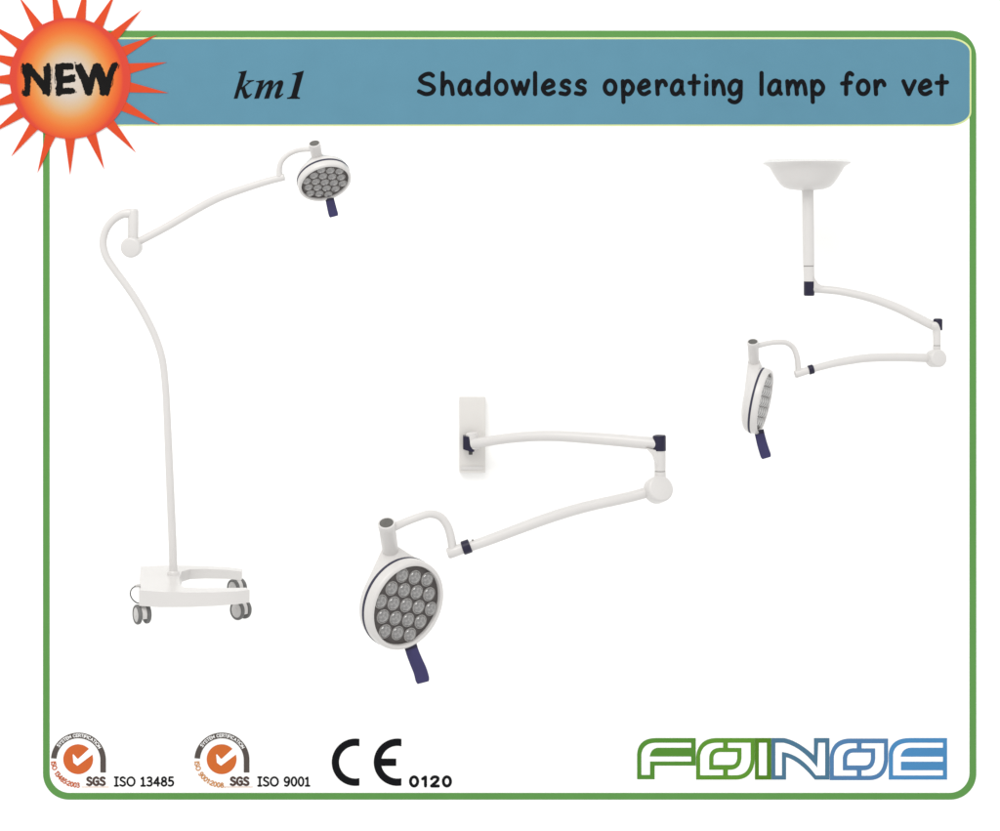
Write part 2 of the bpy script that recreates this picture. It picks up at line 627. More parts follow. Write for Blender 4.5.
# ------------------------------------------------------------------ starburst badge
BC = (70, 78.3)
bad = thing('starburst_badge', 'red and orange sunburst badge with NEW in black brush letters, over the banner end', 'badge', at(70, 180, .015))
for a in (9.4, 26.6, 43.8, 62, 80, 101, 122, 146, 164, 181, -161, -145, -127, -109, -90, -69.4, -48.4, -27.5, -8.5):
    tip = 99 + random.uniform(-2.5, 2.5)
    hw = 5.6
    lp = []
    for r, da in ((57, -hw), (tip, 0), (57, hw)):
        t = radians(a + da)
        lp.append((BC[0] + r * cos(t), BC[1] - r * sin(t)))
    flat('ray', [lp], .0054, P_RED, bad, .0008)
dm = disc_print(at(BC[0] - 1, BC[1] + 1, .019), 60.5 * mpp(.019))
flat('disc', [circle(*BC, 60.5, 120)], .0064, dm, bad, .0008)
nw = lambda pts: [(15 + x / 9.09, 50 + y / 9.09) for x, y in pts]


def rough(pts, amp=3.2, step=9):
    out = []
    n = len(pts)
    for i in range(n):
        a, b = Vector(pts[i]), Vector(pts[(i + 1) % n])
        k = max(1, int((b - a).length / step))
        for j in range(k):
            q = a.lerp(b, j / k)
            out.append((q.x + random.uniform(-amp, amp), q.y + random.uniform(-amp, amp)))
    return out


N_ = [(60, 125), (78, 118), (85, 135), (115, 115), (150, 130), (165, 160), (262, 275), (258, 150), (285, 140), (285, 120), (310, 118),
      (325, 150), (328, 260), (320, 340), (322, 405), (300, 420), (280, 405), (250, 400), (245, 370), (145, 235), (140, 330), (135, 410),
      (100, 425), (70, 410), (65, 390), (85, 360), (88, 260), (65, 215)]
E_ = [(365, 130), (400, 125), (430, 118), (525, 118), (534, 150), (526, 180), (440, 180), (440, 240), (480, 235), (505, 220),
      (545, 222), (550, 240), (540, 250), (550, 270), (540, 290), (500, 298), (440, 300), (435, 345), (480, 342), (535, 345), (548, 370),
      (540, 395), (480, 400), (430, 405), (400, 418), (372, 412), (372, 385), (365, 345), (380, 300), (362, 220)]
W_ = [(545, 128), (570, 135), (600, 115), (615, 140), (670, 250), (710, 130), (740, 118), (775, 122), (790, 150), (828, 245), (870, 140), (885, 118),
      (925, 108), (940, 125), (925, 165), (900, 215), (880, 300), (865, 370), (845, 420), (825, 410), (795, 418), (770, 400), (765, 330),
      (735, 245), (715, 330), (695, 410), (665, 418), (635, 400), (630, 370), (600, 280), (550, 180)]
SPL = [[(52, 140), (57, 150), (59, 200), (55, 212), (53, 180)], [(333, 150), (337, 170), (337, 255), (333, 262)], [(58, 395), (62, 372), (72, 352), (76, 358), (66, 398)],
       [(331, 290), (335, 300), (329, 390), (326, 380)], [(356, 226), (360, 240), (366, 300), (362, 310), (358, 270)], [(946, 130), (949, 140), (938, 178), (934, 172)],
       [(555, 372), (560, 380), (556, 392), (552, 388)], [(536, 108), (552, 112), (556, 120), (540, 116)], [(894, 262), (898, 268), (884, 330), (880, 326)]]
flat('lettering', [nw(rough(q)) for q in (N_, E_, W_)] + [nw(rough(q, 1.5, 14)) for q in SPL], .0074, P_BRUSH, bad, .0006)


# ------------------------------------------------------------------ certification marks
def cert(cx, curved, caption, cap_x, sgs_x, disc_x, text_mat, disc_mat, label, a_end):
    t = thing('certification_mark', label, 'emblem', at(cx, 786, .006), 'certification marks along the bottom border')
    cy, R, r = 760.2, 27.5, 21.9
    lp = [(cx + R * cos(radians(a)), cy - R * sin(radians(a))) for a in range(176, -1, -4)] + [(cx + R, 772.6), (cx + r, 772.6)] + \
         [(cx + r * cos(radians(a)), cy - r * sin(radians(a))) for a in range(0, 177, 4)]
    flat('arch', [lp], .0014, P_GREY, t, .0006)
    flat('disc', [circle(disc_x, 759.3, 14.9)], .0014, disc_mat, t, .0006)
    ck = [(-5.4, -4.6), (-4.6, -4.9), (-.9, -.6), (.2, -.5), (11.6, -11.0), (15.4, -5.6), (-.6, 6.5), (-4.7, 3.4)]
    flat('checkmark', [[(disc_x + x, 759.3 + y) for x, y in ck]], .0024, P_PAPER, t, .0006)
    b = bmesh.new()
    arc_text(b, 'SYSTEM CERTiFiCATiON', cx, cy, 23.3, 2.9, 146, 30, .62, .002)
    emit('arch_lettering', b, P_PAPER, t, 60)
    b = bmesh.new()
    arc_text(b, curved, cx, cy, 27.2, 4.4, 184, a_end, 1.12, .0014, inward=True)
    emit('curved_lettering', b, text_mat, t, 60)
    b = bmesh.new()
    plain_text(b, 'SGS', sgs_x, sgs_x + 19.8, 776.4, 786.2, 2.2, .0014, gap=.22)
    emit('emblem_lettering', b, P_GREY2, t, 60)
    flat('underline', [[(sgs_x - 4.5, 786.9), (sgs_x + 23, 786.9), (sgs_x + 23, 787.3), (sgs_x - 4.5, 787.3)]], .0012, P_AMBER2, t, .0006)
    b = bmesh.new()
    plain_text(b, caption, cap_x[0], cap_x[1], 776.4, 786.8, 1.85, .0014, gap=.23)
    emit('caption_lettering', b, P_BLACK, t, 60)


cert(78.4, 'iSO |3485:2003', 'ISO 13485', (113.8, 174), 86.0, 78.1, P_ORANGE2, P_ORANGE,
     'round orange tick emblem under a grey arch, captioned ISO 13485', 272)
cert(221.9, 'iSO 900|:2008.', 'ISO 9001', (257.2, 310.4), 229.7, 221.6, P_AMBER2, printed('bright_orange_print', 230, 122, 62),
     'round orange tick emblem under a grey arch, captioned ISO 9001', 276)

# ------------------------------------------------------------------ conformity mark
ce = thing('conformity_mark', 'large black rounded letters C and E with small number 0120 beside them', 'emblem', at(391, 787, .006))


def ce_loop(cx, cut, bar=None):
    cy, R, r = 762.3, 23.65, 16.4
    a1 = math.degrees(math.acos((cut - cx) / R))
    a2 = math.degrees(math.acos((cut - cx) / r))
    lp = [(cx + R * cos(radians(a1 + (360 - 2 * a1) * i / 60)), cy - R * sin(radians(a1 + (360 - 2 * a1) * i / 60))) for i in range(61)]
    inner = [(cx + r * cos(radians(360 - a2 - (360 - 2 * a2) * i / 60)), cy - r * sin(radians(360 - a2 - (360 - 2 * a2) * i / 60)))
             for i in range(61)]
    if bar:
        y0, y1, bx = bar
        up = [p for p in inner if p[1] > y1]
        dn = [p for p in inner if p[1] < y0]
        xa = cx - sqrt(r * r - (y1 - cy) ** 2)
        xb = cx - sqrt(r * r - (y0 - cy) ** 2)
        inner = up + [(xa, y1), (bx, y1), (bx, y0), (xb, y0)] + dn
    return lp + inner


flat('letter', [ce_loop(355.4, 359.4)], .0014, P_BLACK, ce, .0008)
flat('letter', [ce_loop(397.4, 401.4, (758.7, 766, 396.2))], .0014, P_BLACK, ce, .0008)
b = bmesh.new()
plain_text(b, '0|20', 409, 452, 775.4, 787.6, 2.95, .0014, gap=.34)
emit('number_lettering', b, P_BLACK, ce, 60)

# ------------------------------------------------------------------ outlined company lettering
logo = thing('outlined_logo', 'outlined block lettering fading from green into blue above the bottom border', 'logo', at(793, 780, .006))


def g1(pts, off=630):
    c = lambda x, y: (off + x / 5.882, 730 + y / 5.882)
    return path([c(*p) if len(p) == 2 else (*c(p[0], p[1]), *c(p[2], p[3])) for p in pts])


g2 = lambda pts: g1(pts, 780)
flat('letter', [g1([(42, 290), (42, 140), (50, 48, 155, 48), (387, 48), (387, 210), (145, 210), (145, 290)]),
                g1([(67, 265), (67, 145), (75, 75, 155, 75), (360, 75), (360, 105), (165, 105), (125, 108, 116, 156), (360, 156), (360, 186),
                    (118, 186), (118, 265)])], .0014, P_LOGO[0], logo, .0008)


def logo_o(g, x, y, s, mat, wide):
    f = lambda pts: g([tuple(v + (x if i % 2 == 0 else y) for i, v in enumerate(p)) for p in pts])
    flat('letter', [
        f([(0, 244), (0, 110), (12, 0, 122, 0), (wide, 0), (wide, 130), (wide - 12, 244, 232, 244)]),
        f([(24, 219), (24, 105), (34, 27, 124, 27), (159, 27), (159, 57), (137, 57), (79, 62, 77, 117), (77, 186), (159, 186), (159, 219)]),
        f([(187, 27), (wide - 24, 27), (wide - 24, 125), (wide - 32, 219, 232, 219), (187, 219), (187, 186), (204, 186), (262, 182, 267, 117), (267, 58), (187, 58)]),
        f([(102, 158), (102, 117), (104, 82, 142, 82), (242, 82), (242, 117), (238, 158, 207, 158)])], .0014, mat, logo, .0008)


logo_o(g1, 389, 48, 1, P_LOGO[1], 345)
flat('letter', [g1([(735, 48), (831, 48), (831, 292), (735, 292)]), g1([(758, 75), (805, 75), (805, 268), (758, 268)])], .0014, P_LOGO[2], logo, .0008)
flat('letter', [g2([(-50, 48), (25, 48), (110, 66, 200, 150), (200, 48), (291, 48), (291, 292), (205, 292), (110, 178, 36, 160), (36, 292), (-50, 292)]),
                g2([(-27, 268), (-27, 75), (22, 75), (130, 100, 219, 222), (225, 75), (266, 75), (266, 268), (212, 268), (120, 142, 12, 130), (12, 268)])],
     .0014, P_LOGO[3], logo, .0008)
logo_o(g2, 293, 51, 1, P_LOGO[4], 343)
flat('letter', [g2([(640, 292), (640, 140), (650, 48, 765, 48), (983, 48), (983, 292)]),
                g2([(665, 268), (665, 145), (672, 75, 765, 75), (959, 75), (959, 105), (770, 105), (720, 108, 710, 157), (959, 157), (959, 187), (712, 187),
                    (712, 237), (959, 237), (959, 268)])], .0014, P_LOGO[5], logo, .0008)


# ------------------------------------------------------------------ lamp head
def lamp_head(parent, c_px, dh, n3, R_px, u_img, cap_px, base_px, neck_r, cap_elev, handle, arm_pts, deep=1.0):
    """c_px face centre on the chart, n3 facing (right, up, towards the viewer), u_img row direction of the lenses"""
    C = at(*c_px, dh)
    k = mpp(dh)
    R = R_px * k
    r_, u_, w_ = view_frame(C)
    n = (r_ * n3[0] + u_ * n3[1] + w_ * n3[2]).normalized()
    a, b, c = n.dot(r_), n.dot(u_), n.dot(w_)
    U = (r_ * u_img[0] + u_ * u_img[1] + w_ * (-(u_img[0] * a + u_img[1] * b) / c)).normalized()
    V = n.cross(U)
    tv = (u_ - n * u_.dot(n)).normalized()
    # shell: bezel, rim and sloping back in one skin
    bm = bmesh.new()
    prof = [(.0, -.10), (.882, -.10), (.886, -.01), (.90, .012), (.93, .02), (.965, .012), (.99, -.02), (1.0, -.07), (1.0, -.23), (.985, -.235), (.985, -.31),
            (.998, -.315), (.99, -.38), (.965, -.46), (.91, -.54), (.8, -.62), (.6, -.70), (.3, -.75), (0, -.76)]
    add_lathe(bm, [(q[0] * R, q[1] * R * (deep if q[1] < -.2 else 1)) for q in prof], C, n, 72)
    shell = emit('lamp_head', bm, M_WHITE, parent, 42)
    # seam ring
    bm = bmesh.new()
    add_lathe(bm, [(a * R, h * R * deep) for a, h in ((.98, -.237), (1.005, -.237), (1.005, -.308), (.98, -.308))], C, n, 72, closed=True)
    emit('seam_ring', bm, M_SEAM, shell, 40)
    # dark face plate
    bm = bmesh.new()
    add_lathe(bm, [(0, -.095 * R), (.878 * R, -.095 * R), (.878 * R, -.074 * R), (.872 * R, -.07 * R), (0, -.07 * R)], C, n, 72)
    emit('face_plate', bm, M_PLATE, shell, 40)
    # nineteen lenses, rows of 3 4 5 4 3
    pitch = .362 * R
    lr = .147 * R
    for row in range(-2, 3):
        cnt = 5 - abs(row)
        for i in range(cnt):
            p = C + U * (i - (cnt - 1) / 2) * pitch + V * row * pitch * .866 - n * .07 * R
            bm = bmesh.new()
            add_lathe(bm, [(lr, 0), (lr, .015 * R), (lr * .96, .032 * R), (lr * .85, .054 * R), (lr * .64, .074 * R), (lr * .38, .086 * R),
                           (lr * .16, .090 * R), (0, .091 * R)], Vector((0, 0, 0)), n, 28)
            me = bpy.data.meshes.new('led_lens')
            bmesh.ops.recalc_face_normals(bm, faces=bm.faces[:])
            bm.to_mesh(me)
            bm.free()
            o = emit_mesh('led_lens', me, M_LENS, shell, 50)
            o.location = p
            bm = bmesh.new()
            add_lathe(bm, [(lr * .96, .0), (lr * 1.09, .0), (lr * 1.09, .022 * R), (lr * 1.04, .034 * R), (lr * .96, .034 * R)], p, n, 28, closed=True)
            emit('lens_lip', bm, M_RING, shell, 40)
    # neck: from behind the upper rim up to the grey cap
    base_w = (tv * .95 * R - n * .62 * R).dot(w_)

    def place(px, off):
        q = at(*px, dh)
        return q + (CAM - q).normalized() * off
    nb = place(base_px, base_w)
    il = sqrt((cap_px[0] - base_px[0]) ** 2 + (cap_px[1] - base_px[1]) ** 2) * k
    cap = place(cap_px, base_w + il * math.tan(radians(cap_elev)))
    ax = (cap - nb).normalized()
    nr = neck_r * k
    bm = bmesh.new()
    x, y, _ = axes(ax)
    pts = [nb - ax * nr * .3 + (x * cos(t) + y * sin(t)) * nr * 1.12 for t in [2 * pi * i / 32 for i in range(32)]]
    x, y, _ = axes(n)
    for dep, rr in ((-.36, .985), (-.46, .968), (-.54, .915), (-.62, .805)):
        pts += [C + n * dep * R * deep + (x * cos(t) + y * sin(t)) * rr * R for t in [2 * pi * i / 72 for i in range(72)]]
    vs = [bm.verts.new(p) for p in pts]
    res = bmesh.ops.convex_hull(bm, input=vs)
    bmesh.ops.delete(bm, geom=[v for v in bm.verts if not v.link_faces], context='VERTS')
    emit('back_cover', bm, M_WHITE, shell, 35)
    L = (cap - nb).length
    bm = bmesh.new()
    add_lathe(bm, [(0, -nr), (nr * 1.0, -nr), (nr * 1.0, L - nr * .9), (nr * 1.03, L - nr * .85), (nr * 1.06, L - nr * .8), (nr * 1.06, L - .06 * nr), (nr, L),
                   (.86 * nr, L), (.86 * nr, L - .1 * nr), (0, L - .1 * nr)], nb, ax, 36)
    emit('neck', bm, M_WHITE, shell, 35)
    bm = bmesh.new()
    add_lathe(bm, [(0, L - .12 * nr), (.85 * nr, L - .12 * nr), (.85 * nr, L - .03 * nr), (.78 * nr, L), (0, L + .01 * nr)], nb, ax, 36)
    emit('neck_cap', bm, M_CAP, shell, 35)
    # handle: a bent strap hanging from the lower rim
    hp, hw, hd = handle
    off = (-tv * .95 * R - n * .26 * R).dot(w_)
    pl = [place(p, off + .02 * R * i) for i, p in enumerate(hp)]
    pl = [Vector(v) for v in catmull(pl, 6)]
    bm = bmesh.new()
    rings = []
    for i, p in enumerate(pl):
        t = (pl[min(len(pl) - 1, i + 1)] - pl[max(0, i - 1)]).normalized()
        s = t.cross(w_).normalized()
        q = i / (len(pl) - 1)
        h = hw / 2 * k * (1 + .14 * q - (.22 * max(0, (q - .9) / .1) ** 2))
        f = w_ * h * .28
        bow = w_ * h * .35
        rings.append([p - s * h - f, p - f + bow * .6, p + s * h - f, p + s * h + f, p + s * h * .4 + f + bow, p - s * h * .4 + f + bow, p - s * h + f])
    add_rings(bm, rings)
    bevel(bm, .0012, 2, 50)
    emit('handle', bm, M_BLUE, shell, 45)
    q = [i for i in range(3)]
    bm = bmesh.new()
    rings = []
    for i in (0, 1, 2, 3):
        p = pl[i]
        t = (pl[i + 1] - pl[max(0, i - 1)]).normalized()
        s = t.cross(w_).normalized()
        h = hw / 2 * k * 1.03
        f = w_ * h * .5
        rings.append([p - s * h - f, p + s * h - f, p + s * h + f, p + s * h * .4 + f * 1.5, p - s * h * .4 + f * 1.5, p - s * h + f])
    add_rings(bm, rings)
    emit('handle_socket', bm, M_NAVY, shell, 45)
    # thin bent arm that carries the head: leaves the neck just under its cap
    start = cap - ax * nr * 1.2
    bm = bmesh.new()
    P = [start] + [at(*p[:3]) for p in arm_pts]
    rr = [arm_pts[0][3] * k * 1.12] + [p[3] * mpp(p[2]) for p in arm_pts]
    add_tube(bm, P, rr, 20, 8)
    emit('head_arm', bm, M_WHITE, parent, 60)
    return cap, nb


def drum(parent, px, d, r_px, off, axis3, name='joint_drum', lenk=1.0):
    p = at(*px, d)
    k = mpp(d)
    r = r_px * k
    rr, uu, ww = view_frame(p)
    ax = (rr * axis3[0] + uu * axis3[1] + ww * axis3[2]).normalized()
    h = off * k
    bm = bmesh.new()
    add_lathe(bm, [(0, -h), (r * .86, -h), (r * .96, -h + r * .06), (r, -h + r * .16), (r, h - r * .2), (r * .97, h - r * .1), (r * .9, h - r * .03),
                   (r * .8, h), (0, h)], p, ax, 48)
    return emit(name, bm, M_WHITE, parent, 40)


GROUP = 'operating lamps on their three mounts'

# ------------------------------------------------------------------ floor lamp
base_c = on_plane(195, 600, 0)
fl = thing('floor_lamp', 'tall white operating lamp on a bent pole and wheeled U-shaped base', 'lamp', Vector((base_c.x, base_c.y, 0)), GROUP)
ZT = .115
plan = [(140.5, 566.4), (158, 565.6), (178, 565.4), (205, 566), (226, 567), (242.5, 569), (241.5, 571.6), (226, 569.9), (205, 569), (190, 569.2), (182, 571.5),
        (179.2, 577), (179.6, 584), (184, 587.4), (200, 588.2), (225, 588.0), (246, 587.6), (249.6, 589.8), (238, 591.3), (215, 592.3), (190, 592.6), (160, 591.8), (139, 590.2)]
bm = bmesh.new()
top, bot = [], []
for px, py in plan:
    p = on_plane(px, py, ZT)
    f = min(1, max(0, (px - 150) / 95))
    zb = .064 + .010 * f
    if py < 572:
        zb += .012
    top.append(bm.verts.new(p))
    bot.append(bm.verts.new((p.x, p.y, zb)))
bm.faces.new(top)
bm.faces.new(bot[::-1])
for i in range(len(plan)):
    j = (i + 1) % len(plan)
    bm.faces.new((top[i], top[j], bot[j], bot[i]))
bevel(bm, .006, 3, 60)
bmesh.ops.triangulate(bm, faces=[f for f in bm.faces if len(f.verts) > 4])
base = emit('base', bm, M_WHITE, fl, 35)
# foot collar round the pole
foot = on_plane(173.4, 574.5, ZT)
bm = bmesh.new()
kf = mpp(-foot.y)
add_lathe(bm, [(0, -.004), (6.4 * kf, -.004), (6.2 * kf, .006), (4.8 * kf, .013), (0, .013)], foot, Vector((0, 0, 1)), 32)
emit('pole_collar', bm, M_WHITE, fl, 40)
FD = -foot.y
# pole: one bent tube
bm = bmesh.new()
pole_px = [(173.4, 575.5, 4.1), (172.6, 545, 4.0), (170.2, 488, 3.9), (168.6, 450, 3.8), (167.2, 418, 3.6), (165.6, 388, 3.5), (162.4, 360, 3.5), (156, 338.5, 3.5),
           (147.6, 320.5, 3.6), (138, 303, 3.65), (126.4, 285.6, 3.7), (114.5, 269.5, 3.75), (106.4, 256.8, 3.75), (103.0, 243.6, 3.75), (105.6, 230.6, 3.8),
           (112.6, 220.6, 3.9), (121.5, 214.6, 4.2), (127.5, 213.5, 4.7), (131, 213.4, 4.9)]
ptube(bm, [(x, y, FD, r) for x, y, r in pole_px], 24, 6)
emit('pole', bm, M_WHITE, fl, 60)
bm = bmesh.new()
ptube(bm, [(133.3, 208.5, FD, 2.6), (133.3, 208.8, FD, 3.8), (133.3, 209.6, FD, 4.7), (133.3, 211, FD, 5.2), (133.2, 225, FD, 5.25), (133.0, 240, FD, 5.2)], 28, 0)
emit('pole_sleeve', bm, M_WHITE, fl, 40)
drum(fl, (131.6, 247.2), FD + .01, 10.2, 5.4, (-.32, -.14, .93))
bm = bmesh.new()
ptube(bm, [(135, 243.6, FD, 3.7), (139.5, 241.2, FD, 3.8), (167, 226.6, FD, 3.95), (196, 209.6, FD, 4.05), (219.2, 197.6, FD + .01, 4.0), (242.4, 189.2, FD + .02, 3.85),
           (265.6, 181.8, FD + .03, 3.7), (284.2, 177.0, FD + .04, 3.6)], 24, 8)
emit('arm', bm, M_WHITE, fl, 50)
lamp_head(fl, (325.2, 183.3), FD + .06, (.234, -.733, .639), 27.2, (69.5, -4), (314.4, 143.2), (316.9, 156.4), 5.7, 36,
          ([(329.5, 198), (330.6, 203), (332.0, 209), (334.0, 216.6)], 8.6, 0),
          [(300, 150.0, FD + .05, 2.5), (289.5, 153.8, FD + .04, 2.5), (282.0, 160.6, FD + .04, 2.6), (279.4, 168.5, FD + .04, 2.8), (279.6, 176.5, FD + .04, 3.1)])


# casters
def caster(parent, px, py, near, seed=0):
    g = on_plane(px, py, 0)
    r = .0325
    a = Vector((near[0], near[1], 0)).normalized()
    c = Vector((g.x, g.y, r))
    hous = bmesh.new()
    x = Vector((0, 0, 1)).cross(a)
    # fork body between the two wheels
    rings = []
    for s in (-.0085, .0085):
        rings.append([c + a * s + x * cos(t) * r * .80 + Vector((0, 0, 1)) * sin(t) * r * .92 for t in [radians(-25 + 230 * i / 18) for i in range(19)]])
    add_rings(hous, rings)
    top = c + Vector((0, 0, r * .7))
    add_lathe(hous, [(0, 0), (.011, 0), (.011, .016), (.008, .018), (.008, .042), (0, .042)], top, Vector((0, 0, 1)), 20)
    h = emit('caster', hous, M_WHITE2, parent, 40)
    for s in (1, -1):
        b = bmesh.new()
        o = c + a * (.0155 * s)
        ax = a * s
        add_lathe(b, [(r * .5, -.0062), (r * .9, -.0062), (r * .98, -.004), (r, 0), (r * .98, .004), (r * .9, .0066), (r * .79, .0072), (r * .77, .005), (r * .5, .005)],
                  o, ax, 36, closed=True)
        emit('tyre', b, M_TYRE, h, 40)
        b = bmesh.new()
        add_lathe(b, [(0, -.005), (r * .74, -.005), (r * .74, .005), (r * .66, .0062), (r * .3, .0068), (r * .26, .0082), (0, .0085)], o, ax, 36)
        emit('wheel', b, M_HUB, h, 30)
    return h


caster(fl, 142.0, 624.0, (-.86, -.5))
caster(fl, 240.8, 619.4, (-.66, -.75))
caster(fl, 237.0, 597.0, (-.72, -.69))
caster(fl, 152.0, 596.0, (-.8, -.6))
bm = bmesh.new()
cd = -on_plane(139, 590.2, ZT).y
ptube(bm, [(139.5, 585.6, cd - .05, .6), (135.6, 586.2, cd - .04, .6), (131.6, 589.2, cd - .03, .6), (130.3, 594, cd - .02, .6), (132.3, 599, cd - .02, .6), (136.5, 602.6, cd - .02, .6), (140.5, 603, cd - .03, .6)],
      10, 6, True)
pc = emit('power_cord', bm, M_CORD, fl, 60)
bm = bmesh.new()
ptube(bm, [(140.2, 585.5, cd - .05, 1.6), (136.6, 585.9, cd - .045, 1.5), (134.8, 586.4, cd - .04, 1.1)], 14, 0)
emit('cord_plug', bm, M_HUB, fl, 40)

# ------------------------------------------------------------------ wall lamp
wl = thing('wall_lamp', 'white operating lamp on a folding arm from a small wall plate', 'lamp', at(472, 472, .0), GROUP)
bm = bmesh.new()
p0, p1 = at(459.6, 472.6, .03), at(485.2, 397.5, .03)
add_box(bm, (p0.x, -.034, p0.z), (p1.x, -.001, p1.z))
bevel(bm, .011, 5)
emit('wall_plate', bm, M_PLATEW, wl, 40)
bm = bmesh.new()
p0, p1 = at(461, 470.2, .05), at(483.8, 466.6, .05)
add_box(bm, (p0.x, -.038, p0.z), (p1.x, -.033, p1.z))
bevel(bm, .002, 2)
emit('cover_lip', bm, M_WHITE2, wl, 40)
# navy bracket cheek and the pivot behind the arm's root
bm = bmesh.new()
pts = [(463.2, 436.4), (469.2, 436.8), (470.2, 444), (474.6, 451.4), (472, 452.2), (463.2, 449.4)]
rings = [[at(x, y, .1) + Vector((0, .055, 0)) for x, y in pts], [at(x, y, .1) for x, y in pts]]
add_rings(bm, rings)
bevel(bm, .003, 2)
emit('bracket', bm, M_NAVY, wl, 40)
bm = bmesh.new()
ptube(bm, [(470.6, 451, .075, 2.0), (470.6, 454.6, .075, 2.0)], 16, 0)
emit('pivot_screw', bm, M_CORD, wl, 40)
bm = bmesh.new()
ptube(bm, [(471.5, 432.2, .08, 4), (471.6, 433.4, .08, 6.2), (473.5, 443, .08, 6.4), (473.6, 448.6, .08, 5.6), (473.6, 449.6, .08, 4)], 28, 0)
emit('root_knuckle', bm, M_WHITE, wl, 40)
bm = bmesh.new()
ptube(bm, [(472, 443.4, .09, 5.0), (478, 442.6, .10, 5.0), (485, 441.8, .115, 5.0), (500, 439.4, .14, 5.0), (515, 437.6, .165, 5.1), (534, 436.2, .19, 5.2), (552.5, 436.0, .215, 5.3), (569, 436.6, .235, 5.5), (585, 437.7, .255, 5.7),
           (603, 439, .275, 6.0), (620, 440.4, .295, 6.2), (640, 442.3, .318, 6.3), (656, 443.6, .33, 6.3)], 28, 6)
emit('arm', bm, M_WHITE, wl, 50)
# elbow: navy cap, stub and gusset
ED = .335
bm = bmesh.new()
ptube(bm, [(659.2, 434.8, ED, 3.5), (659.2, 435.4, ED, 6.2), (659.3, 436.4, ED, 6.6), (659.4, 450.6, ED, 6.6)], 28, 0)
emit('elbow_cap', bm, M_NAVY, wl, 40)
bm = bmesh.new()
ptube(bm, [(659.5, 450.2, ED, 6.1), (660, 460, ED, 5.7), (660.1, 470.6, ED, 5.5)], 28, 4)
pts = [(645.5, 447.5), (657, 450), (657.5, 466), (655.2, 463), (652.2, 455), (648, 450.5)]
rings = [[at(x, y, ED) + Vector((0, .018, 0)) for x, y in pts], [at(x, y, ED) - Vector((0, .018, 0)) for x, y in pts]]
add_rings(bm, rings)
emit('elbow_stub', bm, M_WHITE, wl, 40)
bm = bmesh.new()
ptube(bm, [(660.1, 470.5, ED, 5.3), (660.1, 471.6, ED, 5.3)], 28, 0)
emit('joint_line', bm, M_LINE, wl, 40)
bm = bmesh.new()
ptube(bm, [(660.1, 471.5, ED, 5.6), (660.2, 480, ED, 5.8)], 28, 0)
emit('drum_neck', bm, M_WHITE, wl, 40)
drum(wl, (658.2, 489.6), ED + .01, 13.3, 8.2, (.40, .20, .89))
bm = bmesh.new()
ptube(bm, [(652, 491, ED, 5.4), (647.5, 492.2, ED, 5.4), (632, 496.4, .34, 5.3), (615, 500.3, .35, 5.3), (598, 504, .36, 5.3), (580, 508.4, .37, 5.4), (560, 514.2, .385, 5.5), (540, 521, .40, 5.5),
           (521, 528.0, .415, 5.4), (502.5, 535.0, .43, 5.3), (484, 541.8, .445, 5.2), (468, 547.2, .455, 5.1)], 28, 6)
emit('arm', bm, M_WHITE, wl, 50)
bm = bmesh.new()
ptube(bm, [(470.4, 545.6, .455, 6.2), (469.9, 545.8, .455, 7.0), (463.0, 548.2, .455, 7.0), (462.4, 548.4, .455, 6.2)], 28, 0)
emit('arm_collar', bm, M_NAVY, wl, 40)
bm = bmesh.new()
ptube(bm, [(463, 548.2, .455, 5.4), (456, 550.8, .455, 5.6), (449, 553.2, .455, 5.7), (447.4, 553.8, .455, 4.6)], 28, 0)
emit('arm_end', bm, M_WHITE, wl, 40)
lamp_head(wl, (407.6, 606.0), .50, (.60, -.33, .73), 46.4, (66, -9.5), (386.4, 522.8), (390.2, 549), 8.2, 36,
          ([(410.3, 645), (412.8, 653), (416.4, 662), (420.4, 671.6), (423.2, 682.6)], 12.6, 0),
          [(404, 522.6, .49, 4.0), (418, 517.2, .48, 3.9), (430, 514.0, .47, 3.9), (440.5, 517, .46, 4.0), (447.6, 526.5, .455, 4.1), (451.4, 540, .455, 4.2), (452.6, 551, .455, 4.4)], .93)

bm = bmesh.new()
q = at(472.9, 540.9, .455)
add_lathe(bm, [(0, 0), (.0036, 0), (.0036, .004), (.0025, .0055), (0, .0055)], q, Vector((-.3, -.4, .85)), 14)
emit('screw', bm, M_LINE, wl, 40)

# ------------------------------------------------------------------ ceiling lamp
cl = thing('ceiling_lamp', 'white operating lamp hanging from a bowl-shaped ceiling mount on a straight drop tube', 'lamp', at(806.5, 162.8, CEIL_D), GROUP)
org = at(806.8, 162.8, CEIL_D)
kc = mpp(CEIL_D)
bm = bmesh.new()
add_lathe(bm, [(0, -.3), (43, -.2), (43.2, -.5), (41, -1.5), (37.8, -3.4), (36, -5.6), (34.2, -9), (31.8, -13), (29, -17.5), (26, -21.5), (22.5, -24.4), (17, -26.4), (8, -27.4), (0, -27.6)],
          Vector((0, 0, 0)), Vector((0, 0, 1)), 64)
for v in bm.verts:
    v.co = org + v.co * kc
emit('ceiling_mount', bm, M_WHITE, cl, 50)
CD = CEIL_D
bm = bmesh.new()
ptube(bm, [(807.5, 186.5, CD, 7.6), (807.6, 189.4, CD, 7.2), (807.7, 190.4, CD, 5.9), (807.9, 194, CD, 5.75), (808.7, 265.6, CD, 5.5)], 28, 0)
emit('drop_tube', bm, M_WHITE, cl, 40)
bm = bmesh.new()
ptube(bm, [(808.7, 265.5, CD, 5.1), (808.7, 266.6, CD, 5.1)], 28, 0)
emit('joint_line', bm, M_LINE, cl, 40)
bm = bmesh.new()
ptube(bm, [(808.7, 266.5, CD, 5.4), (809, 276, CD, 5.3), (809.2, 283, CD, 5.2)], 28, 4)
pts = [(813, 276), (814.4, 279), (817.5, 283.6), (822, 286), (822, 290), (813, 288)]
